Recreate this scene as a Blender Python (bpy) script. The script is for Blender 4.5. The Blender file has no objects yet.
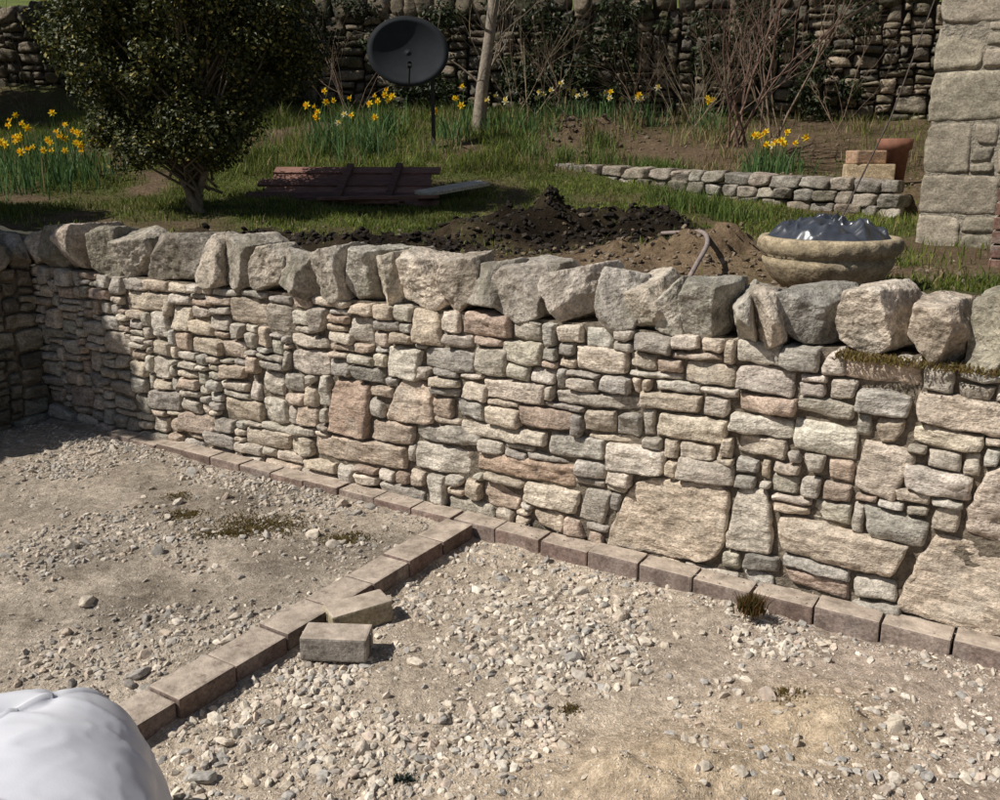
import bpy, bmesh, math
import numpy as np
from mathutils import Vector, Matrix
rng=np.random.default_rng(11)
R=lambda a,b: float(rng.uniform(a,b))
# ---------------------------------------------------------------- site survey frame
CAMH=1.6; PITCH=math.radians(15); F=902.0
W=np.array([.849,-.528,0]); N=np.array([.528,.849,0]); Z=np.array([0,0,1.0])
O=N*3.2      # foot of the dry stone wall
def ray(u,v):
    a=(u-500)/F; b=(400-v)/F; c,s=math.cos(PITCH),math.sin(PITCH)
    return np.array([a,c+b*s,-s+b*c])
def on_wall(u,v,q=0.0):
    d=ray(u,v); t=(3.2+q)/(d@N); P=d*t
    return float((P-O)@W), float(P[2]+CAMH)
def on_ground(u,v,z=0.0):
    d=ray(u,v); t=(z-CAMH)/d[2]; return d*t+np.array([0,0,CAMH])
def SQ(s,q,z=0.0): return O+s*W+q*N+np.array([0,0,z])
# ---------------------------------------------------------------- noise
def hsh(x,y,z):
    h=(x*374761393+y*668265263+z*1274126177)&0x7fffffff
    h=((h^(h>>13))*1103515245+12345)&0x7fffffff
    h=((h^(h>>15))*747796405)&0x7fffffff
    return (h^(h>>11))/float(0x7fffffff)*2-1
def vn(P):
    P=np.asarray(P,float); i=np.floor(P).astype(np.int64); f=P-i; f=f*f*(3-2*f)
    r=0
    for dx in (0,1):
        for dy in (0,1):
            for dz in (0,1):
                w=(f[...,0] if dx else 1-f[...,0])*(f[...,1] if dy else 1-f[...,1])*(f[...,2] if dz else 1-f[...,2])
                r=r+w*hsh(i[...,0]+dx,i[...,1]+dy,i[...,2]+dz)
    return r
def fbm(P,o=3,g=.5):
    P=np.asarray(P,float); r=0;a=1
    for k in range(o):
        r=r+a*vn(P*(2.03**k)+17.3*k); a*=g
    return r
def n2(x,y,s,o=3,seed=0.0):
    return fbm(np.stack([x*s,y*s,np.full_like(x,seed)],-1),o)
# ---------------------------------------------------------------- mesh helpers
def build(name,parts,mat,smooth=False,parent=None):
    Vs=[];Cs=[];idx=[];starts=[];off=0;lo=0
    for V,Fs,C in parts:
        V=np.asarray(V,float); 
        C=np.asarray(C,float)
        if C.ndim==1: C=np.tile(C,(len(V),1))
        if not isinstance(Fs,list): Fs=[Fs]
        for f in Fs:
            f=np.asarray(f,np.int64)
            if len(f)==0: continue
            n,k=f.shape
            idx.append((f+off).ravel()); starts.append(lo+np.arange(n)*k); lo+=n*k
        Vs.append(V);Cs.append(C[:,:3]);off+=len(V)
    V=np.concatenate(Vs);C=np.concatenate(Cs);I=np.concatenate(idx);S=np.concatenate(starts)
    me=bpy.data.meshes.new(name); me.vertices.add(len(V)); me.vertices.foreach_set('co',V.astype(np.float32).ravel())
    me.loops.add(len(I)); me.loops.foreach_set('vertex_index',I.astype(np.int32))
    me.polygons.add(len(S)); me.polygons.foreach_set('loop_start',S.astype(np.int32))
    me.update(calc_edges=True)
    me.polygons.foreach_set('use_smooth',np.full(len(S),bool(smooth)))
    ca=me.color_attributes.new('Col','FLOAT_COLOR','POINT')
    c4=np.concatenate([np.clip(C,0,1),np.ones((len(C),1))],1).astype(np.float32); ca.data.foreach_set('color',c4.ravel())
    me.materials.append(mat); me.update()
    ob=bpy.data.objects.new(name,me); bpy.context.scene.collection.objects.link(ob)
    if parent: ob.parent=parent
    return ob
def empty(name):
    e=bpy.data.objects.new(name,None); bpy.context.scene.collection.objects.link(e); return e
_ico={}
def ico(l):
    if l not in _ico:
        bm=bmesh.new(); bmesh.ops.create_icosphere(bm,subdivisions=l,radius=1)
        V=np.array([v.co[:] for v in bm.verts]); V/=np.linalg.norm(V,axis=1)[:,None]
        f=np.array([[v.index for v in x.verts] for x in bm.faces]); bm.free(); _ico[l]=(V,f)
    return _ico[l]
def hull(level,ncut=7,k=16,jit=.12,cut=(1.0,1.35)):
    D,f=ico(level); n=[];d=[]
    for ax in range(3):
        for s in (-1,1):
            v=rng.normal(0,jit,3); v[ax]+=s; v/=np.linalg.norm(v); n.append(v); d.append(R(.88,1.0))
    for i in range(ncut):
        v=rng.normal(0,1,3); v/=np.linalg.norm(v); n.append(v); d.append(R(*cut))
    n=np.array(n);d=np.array(d)
    m=np.maximum(0,(D@n.T)/d)
    r=(m**k).sum(1)**(-1.0/k)
    r=np.minimum(r,1.5)
    return D*r[:,None],f
def rotz(a): c,s=math.cos(a),math.sin(a); return np.array([[c,-s,0],[s,c,0],[0,0,1.0]])
def boxpart(size,bev,center,axes,col,jit=0):
    bm=bmesh.new(); bmesh.ops.create_cube(bm,size=1)
    for v in bm.verts: v.co=Vector((v.co.x*size[0],v.co.y*size[1],v.co.z*size[2]))
    if bev>0: bmesh.ops.bevel(bm,geom=bm.edges[:]+bm.verts[:],offset=bev,segments=2,profile=.6,affect='EDGES')
    bm.verts.index_update()
    V=np.array([v.co[:] for v in bm.verts]); g={}
    for x in bm.faces: g.setdefault(len(x.verts),[]).append([v.index for v in x.verts])
    bm.free()
    if jit: V=V+rng.normal(0,jit,3)+fbm(V*12+R(0,99),2)[:,None]*V/ (np.linalg.norm(V,axis=1)[:,None]+1e-6)*jit
    A=np.array(axes)
    return (V@A+np.asarray(center),[np.array(x) for x in g.values()],col)
def tube(path,rad,sides=6,col=(.2,.15,.1)):
    P=np.array(path,float);n=len(P);rad=np.broadcast_to(np.asarray(rad,float),(n,))
    T=np.gradient(P,axis=0);T/=np.linalg.norm(T,axis=1)[:,None]+1e-9
    ref=np.array([0.3,.2,1.0]) if abs(T[0][2])<.8 else np.array([1.0,.1,.0])
    a=np.cross(T,ref);a/=np.linalg.norm(a,axis=1)[:,None]+1e-9;b=np.cross(T,a)
    t=2*math.pi*np.arange(sides)/sides
    V=P[:,None]+rad[:,None,None]*(np.cos(t)[None,:,None]*a[:,None]+np.sin(t)[None,:,None]*b[:,None])
    f=[[i*sides+k,i*sides+(k+1)%sides,(i+1)*sides+(k+1)%sides,(i+1)*sides+k] for i in range(n-1) for k in range(sides)]
    return (V.reshape(-1,3),np.array(f),np.array(col,float))
# ---------------------------------------------------------------- materials
def nodes(name):
    m=bpy.data.materials.new(name); m.use_nodes=True; nt=m.node_tree; b=nt.nodes['Principled BSDF']
    return m,nt,b
def N_(nt,t,**kw):
    n=nt.nodes.new(t)
    for k,v in kw.items():
        if k in n.inputs: n.inputs[k].default_value=v
        else: setattr(n,k,v)
    return n
def ramp(nt,a,b,ca=(0,0,0,1),cb=(1,1,1,1)):
    r=nt.nodes.new('ShaderNodeValToRGB'); e=r.color_ramp.elements
    e[0].position=a;e[1].position=b;e[0].color=ca;e[1].color=cb; return r
def mixc(nt,fac,a,b,blend='MIX'):
    m=nt.nodes.new('ShaderNodeMix'); m.data_type='RGBA'; m.blend_type=blend
    for sock,val in ((m.inputs[0],fac),(m.inputs[6],a),(m.inputs[7],b)):
        if isinstance(val,(int,float)): sock.default_value=val
        elif isinstance(val,tuple): sock.default_value=val if len(val)==4 else (*val,1)
        else: nt.links.new(val,sock)
    return m.outputs[2]
def stone_mat(name,lichen=(.5,.47,.4),lf=.45,bump=.6,scale=1.0,strata=2.5,dark=.35,moss=0.0,rough=.92,topdust=0.0,dustc=(.42,.35,.27)):
    m,nt,b=nodes(name); L=nt.links.new
    at=N_(nt,'ShaderNodeAttribute',attribute_name='Col'); tc=nt.nodes.new('ShaderNodeTexCoord')
    mp=nt.nodes.new('ShaderNodeMapping'); mp.inputs['Scale'].default_value=(scale,scale,scale*strata); L(tc.outputs['Object'],mp.inputs[0])
    def noise(sc,de,src,ro=.6):
        n=N_(nt,'ShaderNodeTexNoise',Scale=sc,Detail=de,Roughness=ro); L(src.outputs[0] if src is mp else src.outputs['Object'],n.inputs['Vector']); return n
    n1=noise(14,5,mp,.68); n2_=noise(6*scale,3,tc); n3=noise(80*scale,2,tc,.7); n4=noise(26*scale,4,tc,.7)
    r1=ramp(nt,.3,.7,(.58,.56,.53,1),(1.42,1.41,1.39,1)); L(n1.outputs[0],r1.inputs[0])
    c=mixc(nt,1.0,at.outputs['Color'],r1.outputs[0],'MULTIPLY')
    r2=ramp(nt,.52,.68); L(n2_.outputs[0],r2.inputs[0])
    mm=N_(nt,'ShaderNodeMath',operation='MULTIPLY'); mm.inputs[1].default_value=lf; L(r2.outputs[0],mm.inputs[0])
    c=mixc(nt,mm.outputs[0],c,lichen)
    r3=ramp(nt,.56,.7); L(n4.outputs[0],r3.inputs[0])
    m3=N_(nt,'ShaderNodeMath',operation='MULTIPLY'); m3.inputs[1].default_value=dark; L(r3.outputs[0],m3.inputs[0])
    c=mixc(nt,m3.outputs[0],c,(.11,.095,.078))
    r4=ramp(nt,.3,.7,(.66,.66,.66,1),(1.32,1.32,1.32,1)); L(n3.outputs[0],r4.inputs[0])
    c=mixc(nt,1.0,c,r4.outputs[0],'MULTIPLY')
    if moss>0:
        n5=noise(4,3,tc,.7); r5=ramp(nt,.5,.62); L(n5.outputs[0],r5.inputs[0])
        m5=N_(nt,'ShaderNodeMath',operation='MULTIPLY'); m5.inputs[1].default_value=moss; L(r5.outputs[0],m5.inputs[0])
        c=mixc(nt,m5.outputs[0],c,(.08,.075,.04))
    if topdust>0:
        g=nt.nodes.new('ShaderNodeNewGeometry'); sp=nt.nodes.new('ShaderNodeSeparateXYZ'); L(g.outputs['Normal'],sp.inputs[0])
        r6=ramp(nt,.6,.9); L(sp.outputs[2],r6.inputs[0]); r7=ramp(nt,.22,.46); L(n4.outputs[0],r7.inputs[0])
        m6=N_(nt,'ShaderNodeMath',operation='MULTIPLY'); L(r6.outputs[0],m6.inputs[0]); L(r7.outputs[0],m6.inputs[1])
        m7=N_(nt,'ShaderNodeMath',operation='MULTIPLY'); L(m6.outputs[0],m7.inputs[0]); m7.inputs[1].default_value=topdust
        dc_=mixc(nt,1.0,dustc,r1.outputs[0],'MULTIPLY')
        c=mixc(nt,m7.outputs[0],c,dc_)
    L(c,b.inputs['Base Color']); b.inputs['Roughness'].default_value=rough; b.inputs['Specular IOR Level'].default_value=.2
    ad=N_(nt,'ShaderNodeMath',operation='MULTIPLY_ADD'); L(n3.outputs[0],ad.inputs[0]); ad.inputs[1].default_value=.3; L(n1.outputs[0],ad.inputs[2])
    ad2=N_(nt,'ShaderNodeMath',operation='MULTIPLY_ADD'); L(n4.outputs[0],ad2.inputs[0]); ad2.inputs[1].default_value=.7; L(ad.outputs[0],ad2.inputs[2])
    b1=N_(nt,'ShaderNodeBump',Strength=bump,Distance=.018/scale); L(ad2.outputs[0],b1.inputs['Height'])
    L(b1.outputs[0],b.inputs['Normal'])
    return m
def leaf_mat(name,trans=.3,rough=.5,spec=.4):
    m,nt,b=nodes(name); L=nt.links.new
    at=N_(nt,'ShaderNodeAttribute',attribute_name='Col'); L(at.outputs['Color'],b.inputs['Base Color'])
    b.inputs['Roughness'].default_value=rough; b.inputs['Specular IOR Level'].default_value=spec
    tr=nt.nodes.new('ShaderNodeBsdfTranslucent'); L(at.outputs['Color'],tr.inputs[0])
    mx=nt.nodes.new('ShaderNodeMixShader'); mx.inputs[0].default_value=trans
    L(b.outputs[0],mx.inputs[1]);L(tr.outputs[0],mx.inputs[2]);L(mx.outputs[0],nt.nodes['Material Output'].inputs[0])
    return m
def plain(name,rough=.8,noise=30,bump=.2,amt=.25,spec=.3,wood=False,dist=.003):
    m,nt,b=nodes(name); L=nt.links.new
    at=N_(nt,'ShaderNodeAttribute',attribute_name='Col'); tc=nt.nodes.new('ShaderNodeTexCoord')
    mp=nt.nodes.new('ShaderNodeMapping'); L(tc.outputs['Object'],mp.inputs[0])
    if wood: mp.inputs['Scale'].default_value=(.15,1,1)
    n=N_(nt,'ShaderNodeTexNoise',Scale=noise,Detail=4,Roughness=.65); L(mp.outputs[0],n.inputs['Vector'])
    r=ramp(nt,.3,.7,(1-amt,)*3+(1,),(1+amt,)*3+(1,)); L(n.outputs[0],r.inputs[0])
    L(mixc(nt,1.0,at.outputs['Color'],r.outputs[0],'MULTIPLY'),b.inputs['Base Color'])
    b.inputs['Roughness'].default_value=rough; b.inputs['Specular IOR Level'].default_value=spec
    bp=N_(nt,'ShaderNodeBump',Strength=bump,Distance=dist); L(n.outputs[0],bp.inputs['Height']); L(bp.outputs[0],b.inputs['Normal'])
    return m
M_stone=stone_mat('rubble_sandstone',lichen=(.55,.50,.42),lf=.4,bump=.8,strata=3.0,dark=.45)
M_cope=stone_mat('coping_sandstone',lichen=(.54,.50,.43),lf=.5,bump=.9,strata=1.2,dark=.75,moss=.4)
M_rear=stone_mat('rear_wall_stone',lf=.2,lichen=(.2,.19,.16),bump=.6,moss=.8,dark=.6,scale=.6)
M_quoin=stone_mat('cottage_stone',lf=.35,lichen=(.34,.305,.24),bump=.4,strata=1.5,dark=.3)
M_kerb=stone_mat('block_paver',lichen=(.36,.31,.27),lf=.4,bump=.35,strata=1,dark=.2,topdust=.95,dustc=(.42,.355,.295))
M_grav=plain('gravel_stone',rough=.95,noise=60,bump=.5,amt=.3,spec=.15,dist=.006)
M_core=plain('wall_packing',noise=40,bump=1,amt=.5,dist=.02)
M_leaf=leaf_mat('leaf',.2,.5,.3); M_grass=leaf_mat('grass_blade',.35,.6,.2); M_flower=leaf_mat('petal',.35,.6,.2)
M_bark=plain('bark',noise=25,bump=.8,amt=.4,dist=.01)
M_wood=plain('painted_board',noise=60,bump=.5,amt=.45,wood=True)
def ground_mat(name):
    m,nt,b=nodes(name); L=nt.links.new
    at=N_(nt,'ShaderNodeAttribute',attribute_name='Col'); tc=nt.nodes.new('ShaderNodeTexCoord')
    def noise(sc,de,ro=.65):
        n=N_(nt,'ShaderNodeTexNoise',Scale=sc,Detail=de,Roughness=ro); L(tc.outputs['Object'],n.inputs['Vector']); return n
    a=noise(3.5,5,.7); d=noise(28,6,.78); e=noise(150,3,.7)
    r1=ramp(nt,.32,.68,(.78,.76,.735,1),(1.25,1.25,1.25,1)); L(a.outputs[0],r1.inputs[0])
    r2=ramp(nt,.3,.7,(.58,.56,.53,1),(1.45,1.45,1.45,1)); L(d.outputs[0],r2.inputs[0])
    r3=ramp(nt,.3,.7,(.72,.72,.72,1),(1.32,1.32,1.32,1)); L(e.outputs[0],r3.inputs[0])
    c=mixc(nt,1,at.outputs['Color'],r1.outputs[0],'MULTIPLY'); c=mixc(nt,1,c,r2.outputs[0],'MULTIPLY'); c=mixc(nt,1,c,r3.outputs[0],'MULTIPLY')
    L(c,b.inputs['Base Color']); b.inputs['Roughness'].default_value=.97; b.inputs['Specular IOR Level'].default_value=.1
    ad=N_(nt,'ShaderNodeMath',operation='MULTIPLY_ADD'); L(e.outputs[0],ad.inputs[0]); ad.inputs[1].default_value=.3; L(d.outputs[0],ad.inputs[2])
    b1=N_(nt,'ShaderNodeBump',Strength=1.0,Distance=.028); L(ad.outputs[0],b1.inputs['Height'])
    L(b1.outputs[0],b.inputs['Normal']); return m
M_ground=ground_mat('dusty_ground'); M_garden=ground_mat('garden_soil')
# ---------------------------------------------------------------- rubble packing
def inpoly(px,py,poly):
    c=np.zeros(px.shape,bool); n=len(poly); j=n-1
    for i in range(n):
        xi,yi=poly[i];xj,yj=poly[j]
        if yi!=yj: c^=((yi>py)!=(yj>py))&(px<(xj-xi)*(py-yi)/(yj-yi)+xi)
        j=i
    return c
def pack(s0,s1,z0,z1,manual,cell=.01,hr=(4,11),wr=(8,26),holes=[],grow=4,thin=.22,zfac=0.0):
    nx=int(round((s1-s0)/cell)); nz=int(round((z1-z0)/cell)); own=np.full((nz,nx),-1)
    X,Y=np.meshgrid(s0+(np.arange(nx)+.5)*cell,z0+(np.arange(nz)+.5)*cell)
    for p in manual: own[inpoly(X,Y,p)]=100000
    for p in holes: own[inpoly(X,Y,p)]=200000
    out=[list(map(tuple,p)) for p in manual]; rects=[]
    for r in range(nz):
        while True:
            e=np.where(own[r]==-1)[0]
            if len(e)==0: break
            c0=e[0]; run=own[r,c0:]!=-1; L=int(np.argmax(run)) if run.any() else nx-c0
            if L<5: own[r,c0:c0+L]=-2; continue
            h=int(round(rng.integers(hr[0],hr[1]+1)*(1+zfac*(.5-r/nz)))); 
            if rng.random()<thin: h=max(hr[0]-1,int(h*.55))
            if rng.random()<.07: h=int(hr[1]*1.4)
            w=int(rng.integers(wr[0],wr[1]+1)*(.75+.5*h/hr[1])); w=max(w,int(h*1.1))
            if L<w+7: w=L if L<=wr[1]*1.4 else L//2
            w=min(w,L)
            hh=1
            while r+hh<nz and (own[r+hh,c0:c0+w]==-1).mean()>.7 and hh<h+3: hh+=1
            if hh<h: h=hh
            elif r+h>=nz-4: h=min(nz-r,h+4)
            elif hh<h+3: h=hh
            h=min(h,nz-r)
            blk=own[r:r+h,c0:c0+w]
            if h<3: blk[blk==-1]=-2; continue
            blk[blk<0]=len(rects); rects.append([c0,r,c0+w,r+h])
    for it in range(grow):
        for k in rng.permutation(len(rects)):
            a,b,c,d=rects[k]
            def ok(cells): return cells.size>0 and ((cells==-2)|(cells==-1)).mean()>=.55 and not (cells==200000).any()
            if a>0 and ok(own[b:d,a-1]): x=own[b:d,a-1]; x[x<0]=k; a-=1
            if c<nx and ok(own[b:d,c]): x=own[b:d,c]; x[x<0]=k; c+=1
            if b>0 and ok(own[b-1,a:c]): x=own[b-1,a:c]; x[x<0]=k; b-=1
            if d<nz and ok(own[d,a:c]): x=own[d,a:c]; x[x<0]=k; d+=1
            rects[k]=[a,b,c,d]
    for a,b,c,d in rects:
        x0=s0+a*cell;x1=s0+c*cell;y0=z0+b*cell;y1=z0+d*cell; m=min(c-a,d-b)*cell
        j=lambda: abs(rng.normal(0,.08))*m
        q=[(x0+j(),y0+j()*.6),(x1-j(),y0+j()*.6),(x1-j(),y1-j()*.6),(x0+j(),y1-j()*.6)]
        if rng.random()<.35:   # wedge-shaped piece
            k=int(rng.integers(0,4)); sx=1 if k in(0,3) else -1; sy=1 if k<2 else -1
            q[k]=(q[k][0]+sx*R(.1,.35)*m,q[k][1]+sy*R(.05,.2)*m)
        out.append(q)
    return out
def stone_face(quad,frame,col,prot,gap=.003,dep=.1,res=.012,amp=.006,warp=.012,tilt=.05,cap=(26,16),fac=.1,edgeb=1.0):
    q=np.array(quad,float)
    wv=lambda p: np.stack([vn(np.stack([p[:,0]*5,p[:,1]*5,0*p[:,0]+3.1],-1)),vn(np.stack([p[:,0]*4,p[:,1]*6,0*p[:,0]+9.7],-1))],-1)
    q=q+wv(q)*warp
    w=(np.linalg.norm(q[1]-q[0])+np.linalg.norm(q[2]-q[3]))/2; h=(np.linalg.norm(q[3]-q[0])+np.linalg.norm(q[2]-q[1]))/2
    c=q.mean(0); q=c+(q-c)*np.array([1-gap*2/max(w,.01),1-gap*2/max(h,.01)])
    nx=int(np.clip(w/res+4,6,cap[0])); ny=int(np.clip(h/res+4,5,cap[1]))
    tu=np.linspace(-1,1,nx);tv=np.linspace(-1,1,ny)
    tu=.55*np.sin(tu*math.pi/2)+.45*tu; tv=.55*np.sin(tv*math.pi/2)+.45*tv
    U,Vv=np.meshgrid(tu,tv)
    kk=[R(0,.2) for _ in range(4)]
    rr=min(w,h)
    cu=np.abs(U)**3*np.abs(Vv)**3
    kc=np.where(U<0,np.where(Vv<0,kk[0],kk[1]),np.where(Vv<0,kk[2],kk[3]))
    U2=U*(1-kc*cu*rr/w);V2=Vv*(1-kc*cu*rr/h)
    a=(U2+1)/2;b=(V2+1)/2
    P=(q[0]*((1-a)*(1-b))[...,None]+q[1]*(a*(1-b))[...,None]+q[2]*(a*b)[...,None]+q[3]*((1-a)*b)[...,None])
    sd=R(0,500)
    P3=np.stack([P[...,0],P[...,1],np.full(P.shape[:2],sd)],-1)
    edge=np.maximum(np.abs(U),np.abs(Vv))**3
    P=P+np.stack([fbm(P3*26,2),fbm(P3*26+40,2)],-1)*(.006*edge)[...,None]
    e=np.minimum((1-np.abs(U))*w/2,(1-np.abs(Vv))*h/2)
    pl=[]
    for _ in range(4):
        cx,cy=c[0]+R(-.4,.4)*w,c[1]+R(-.4,.4)*h
        pl.append(rng.normal(0,fac)*(P[...,0]-cx)+rng.normal(0,fac*1.5)*(P[...,1]-cy)+R(0,.006))
    pl=np.clip(np.min(pl,0),-.03,.02)
    lay=fbm(P3*np.array([4,55,1]),2)*amp*.4
    d=prot+pl+lay+fbm(P3*np.array([18,34,1]),4,.6)*amp-edgeb*(.014*np.exp(-e/.0025)+.002*np.exp(-e/.012))
    d=d+U*w/2*math.tan(R(-tilt,tilt)*1.5)+Vv*h/2*math.tan(R(-tilt,tilt)*2)
    A,B,org=frame
    pts=org+P[...,0:1]*A+d[...,None]*B+P[...,1:2]*Z
    V=pts.reshape(-1,3)
    idx=np.arange(nx*ny).reshape(ny,nx)
    f=np.stack([idx[:-1,:-1],idx[:-1,1:],idx[1:,1:],idx[1:,:-1]],-1).reshape(-1,4)
    loop=np.concatenate([idx[0,:-1],idx[:-1,-1],idx[-1,:0:-1],idx[:0:-1,0]])
    bk=V[loop]-B*(dep+ (d.reshape(-1)[loop])[:,None])
    n0=len(V);m=len(loop);ar=np.arange(m)
    f2=np.stack([loop,n0+ar,n0+(ar+1)%m,loop[(ar+1)%m]],-1)
    V=np.concatenate([V,bk])
    C=np.tile(np.array(col),(len(V),1))
    C[:n0]*=(1+.18*fbm(P3.reshape(-1,3)*9,3))[:,None]
    return (V,[f,f2],C)
PAL=np.array([(.50,.42,.335),(.46,.395,.32),(.53,.46,.375),(.40,.355,.30),(.45,.40,.345),(.36,.33,.29),(.47,.38,.31),(.56,.49,.41),(.39,.36,.30),(.43,.34,.275),(.49,.45,.39),(.44,.40,.345),(.31,.285,.255),(.41,.385,.345)])
def pick(pal=PAL,v=.14):
    c=pal[rng.integers(len(pal))]*R(1-v,1+v); return np.clip(c*(1+rng.normal(0,.008,3)),.02,.8)
def pxq(*p): return [on_wall(u,v) for u,v in p]   # corners given BL,BR,TR,TL
man=[
 pxq((600,548),(720,568),(735,484),(632,477)), pxq((722,550),(773,556),(770,490),(736,488)),
 pxq((780,553),(893,580),(912,546),(776,512)), pxq((888,612),(1020,644),(1020,555),(934,532)),
 pxq((850,487),(892,504),(922,453),(864,440)), pxq((384,420),(434,427),(430,384),(400,376)),
 pxq((328,432),(367,440),(370,385),(331,377)), pxq((313,457),(406,471),(406,445),(314,433)),
 pxq((603,470),(663,479),(666,450),(606,441)), pxq((474,470),(574,490),(576,467),(476,451)),
 pxq((521,502),(575,517),(578,493),(524,481)), pxq((387,377),(418,382),(421,350),(388,345)),
 pxq((575,370),(628,376),(628,351),(576,344)), pxq((914,423),(1030,444),(1030,406),(917,389)),
 pxq((958,534),(1030,554),(1030,462),(985,470)), pxq((905,489),(970,505),(975,479),(905,462)),
 pxq((792,450),(855,463),(859,430),(794,417)), pxq((423,368),(472,375),(474,352),(425,346)),
 pxq((547,455),(602,462),(605,440),(549,432)), pxq((843,378),(920,390),(924,368),(845,356)),
 pxq((855,412),(908,420),(912,394),(858,387)), pxq((735,361),(781,368),(783,345),(736,338)),
 pxq((576,520),(600,528),(613,494),(583,487)), pxq((676,478),(733,488),(736,465),(679,455)),
 pxq((370,440),(412,446),(413,426),(372,418)), pxq((655,436),(725,446),(729,420),(658,411)),
 pxq((518,425),(572,432),(575,411),(520,405)), pxq((458,435),(545,447),(546,433),(459,420)),
 pxq((555,403),(640,412),(641,396),(555,390)), pxq((222,418),(262,424),(263,403),(223,397)),
 pxq((230,322),(266,327),(266,299),(230,296)), pxq((123,309),(165,313),(165,293),(124,290)),
 pxq((103,352),(130,357),(131,333),(103,330)), pxq((244,444),(289,452),(291,433),(245,426)),
 pxq((868,536),(922,550),(931,522),(862,502)), pxq((413,468),(470,478),(470,452),(415,440)),
 pxq((683,382),(735,390),(735,366),(684,358)), pxq((190,352),(222,358),(224,340),(191,335)),
 pxq((180,430),(212,436),(214,418),(181,412)), pxq((777,368),(818,374),(820,350),(784,345)),
 pxq((583,430),(615,434),(616,412),(585,408)), pxq((736,452),(785,462),(788,441),(738,432)),
 pxq((430,418),(452,420),(453,398),(431,395)), pxq((296,425),(318,428),(319,408),(297,405)),
 pxq((640,407),(700,414),(702,396),(642,390)), pxq((810,520),(850,527),(853,505),(812,500)),
 pxq((436,442),(478,448),(480,430),(437,424)), pxq((738,410),(795,418),(797,400),(740,392)),
 pxq((265,332),(290,335),(291,306),(266,302)), pxq((348,342),(372,345),(373,318),(349,315)),
 pxq((482,398),(545,405),(546,384),(483,377)), pxq((500,362),(540,367),(541,343),(501,339)),
 pxq((633,350),(672,356),(673,336),(634,331)), pxq((796,410),(852,424),(855,404),(798,394)),
 pxq((480,505),(518,512),(520,486),(482,480)), pxq((150,408),(180,412),(181,392),(151,389)),
 pxq((170,330),(190,333),(191,308),(171,305)), pxq((290,372),(330,377),(331,352),(291,348)),
]
mcol={0:(.52,.435,.345),1:(.50,.45,.38),2:(.50,.425,.345),3:(.49,.41,.33),4:(.50,.43,.36),5:(.50,.405,.325),6:(.38,.285,.225),7:(.47,.385,.31),8:(.57,.51,.44),9:(.43,.325,.25),10:(.57,.50,.41),13:(.52,.44,.36),14:(.49,.415,.35)}
ZT=.955
frM=(W,-N,O)
quads=pack(-5.40,2.2,-.04,ZT,man,hr=(4,10),wr=(9,23),zfac=.2,thin=.2)
parts=[]
for i,qd in enumerate(quads):
    col=np.array(mcol[i]) if i in mcol else pick()
    big=i<15
    parts.append(stone_face(qd,frM,col,R(.0,.030) if not big else R(.01,.02),gap=.0018,amp=.0075 if big else .006,warp=.0 if i<len(man) else .012,cap=(44,30) if big else (28,16),fac=.07 if big else .12))
wall=empty('dry_stone_wall')
build('rubble_courses',parts,M_stone,True,wall)
frR=(-N,W,SQ(-5.36,0))
quadsR=pack(-.0,3.4,-.04,ZT,[])
parts=[stone_face(qd,frR,pick()*.4*np.array((.97,1,.95)),R(0,.024)) for qd in quadsR]  # stone colour darkened to carry the shade on this face
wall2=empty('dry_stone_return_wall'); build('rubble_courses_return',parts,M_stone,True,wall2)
cc=(.17,.14,.105)
build('wall_core',[boxpart((7.6,.42,1.0),0,SQ(-1.6,.235,.455),(W,N,Z),cc)],M_core,False,wall)
build('wall_core_return',[boxpart((.42,3.4,1.0),0,SQ(-5.36-.245,-1.66,.454),(W,N,Z),cc)],M_core,False,wall2)
# copings
cop=[(15,42,226,268),(38,62,224,268),(60,86,221,270),(84,114,223,273),(110,142,226,276),(138,200,232,284),(194,219,233,284),(213,253,234,288),(246,283,237,291),(283,312,244,296),(309,346,243,299),(342,376,246,303),(371,401,247,305),(391,448,246,308),(429,470,250,311),(455,512,253,315),(488,550,257,320),(545,591,262,322),(587,642,266,326),(627,664,270,329),(654,687,273,332),(682,729,274,334),(727,753,277,334),(737,781,280,338),(765,842,279,345),(834,917,278,353),(906,976,288,362),(970,1022,284,366)]
CP=np.array([(.44,.38,.315),(.40,.355,.30),(.48,.40,.33),(.33,.295,.25),(.44,.37,.305),(.41,.38,.33),(.29,.265,.21),(.50,.44,.365),(.37,.34,.30)])
def coping(sc,hw,z0,z1,A,outv,org,col,hd=.17,lean=None,lev=5):
    V,f=hull(lev,8,k=140,jit=.2,cut=(.95,1.3))
    V=V*np.array([hw*1.03,hd,(z1-z0)/2*1.05])
    V=V+((fbm(V*15+R(0,300),5,.6)*.007)-np.abs(vn(V*23+R(0,99)))*.007)[:,None]*V/np.linalg.norm(V,axis=1)[:,None]
    a=R(-.16,.16) if lean is None else lean; c,s=math.cos(a),math.sin(a)
    V=np.stack([V[:,0]*c+V[:,2]*s,V[:,1],-V[:,0]*s+V[:,2]*c],-1)
    a=R(-.3,.3); c,s=math.cos(a),math.sin(a)
    V=np.stack([V[:,0]*c-V[:,1]*s,V[:,0]*s+V[:,1]*c,V[:,2]],-1)
    lo,hi=V[:,2].min(),V[:,2].max(); V[:,2]=(V[:,2]-lo)/(hi-lo)*(z1-z0)-(z1-z0)/2
    P=org+(sc+V[:,0:1])*A-(.145+V[:,1:2]+R(-.03,.03))*outv+((z0+z1)/2+V[:,2:3])*Z
    C=np.array(col)*(1+.25*fbm(V*8+R(0,99),3))[:,None]
    return (P,f,C)
parts=[]
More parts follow.
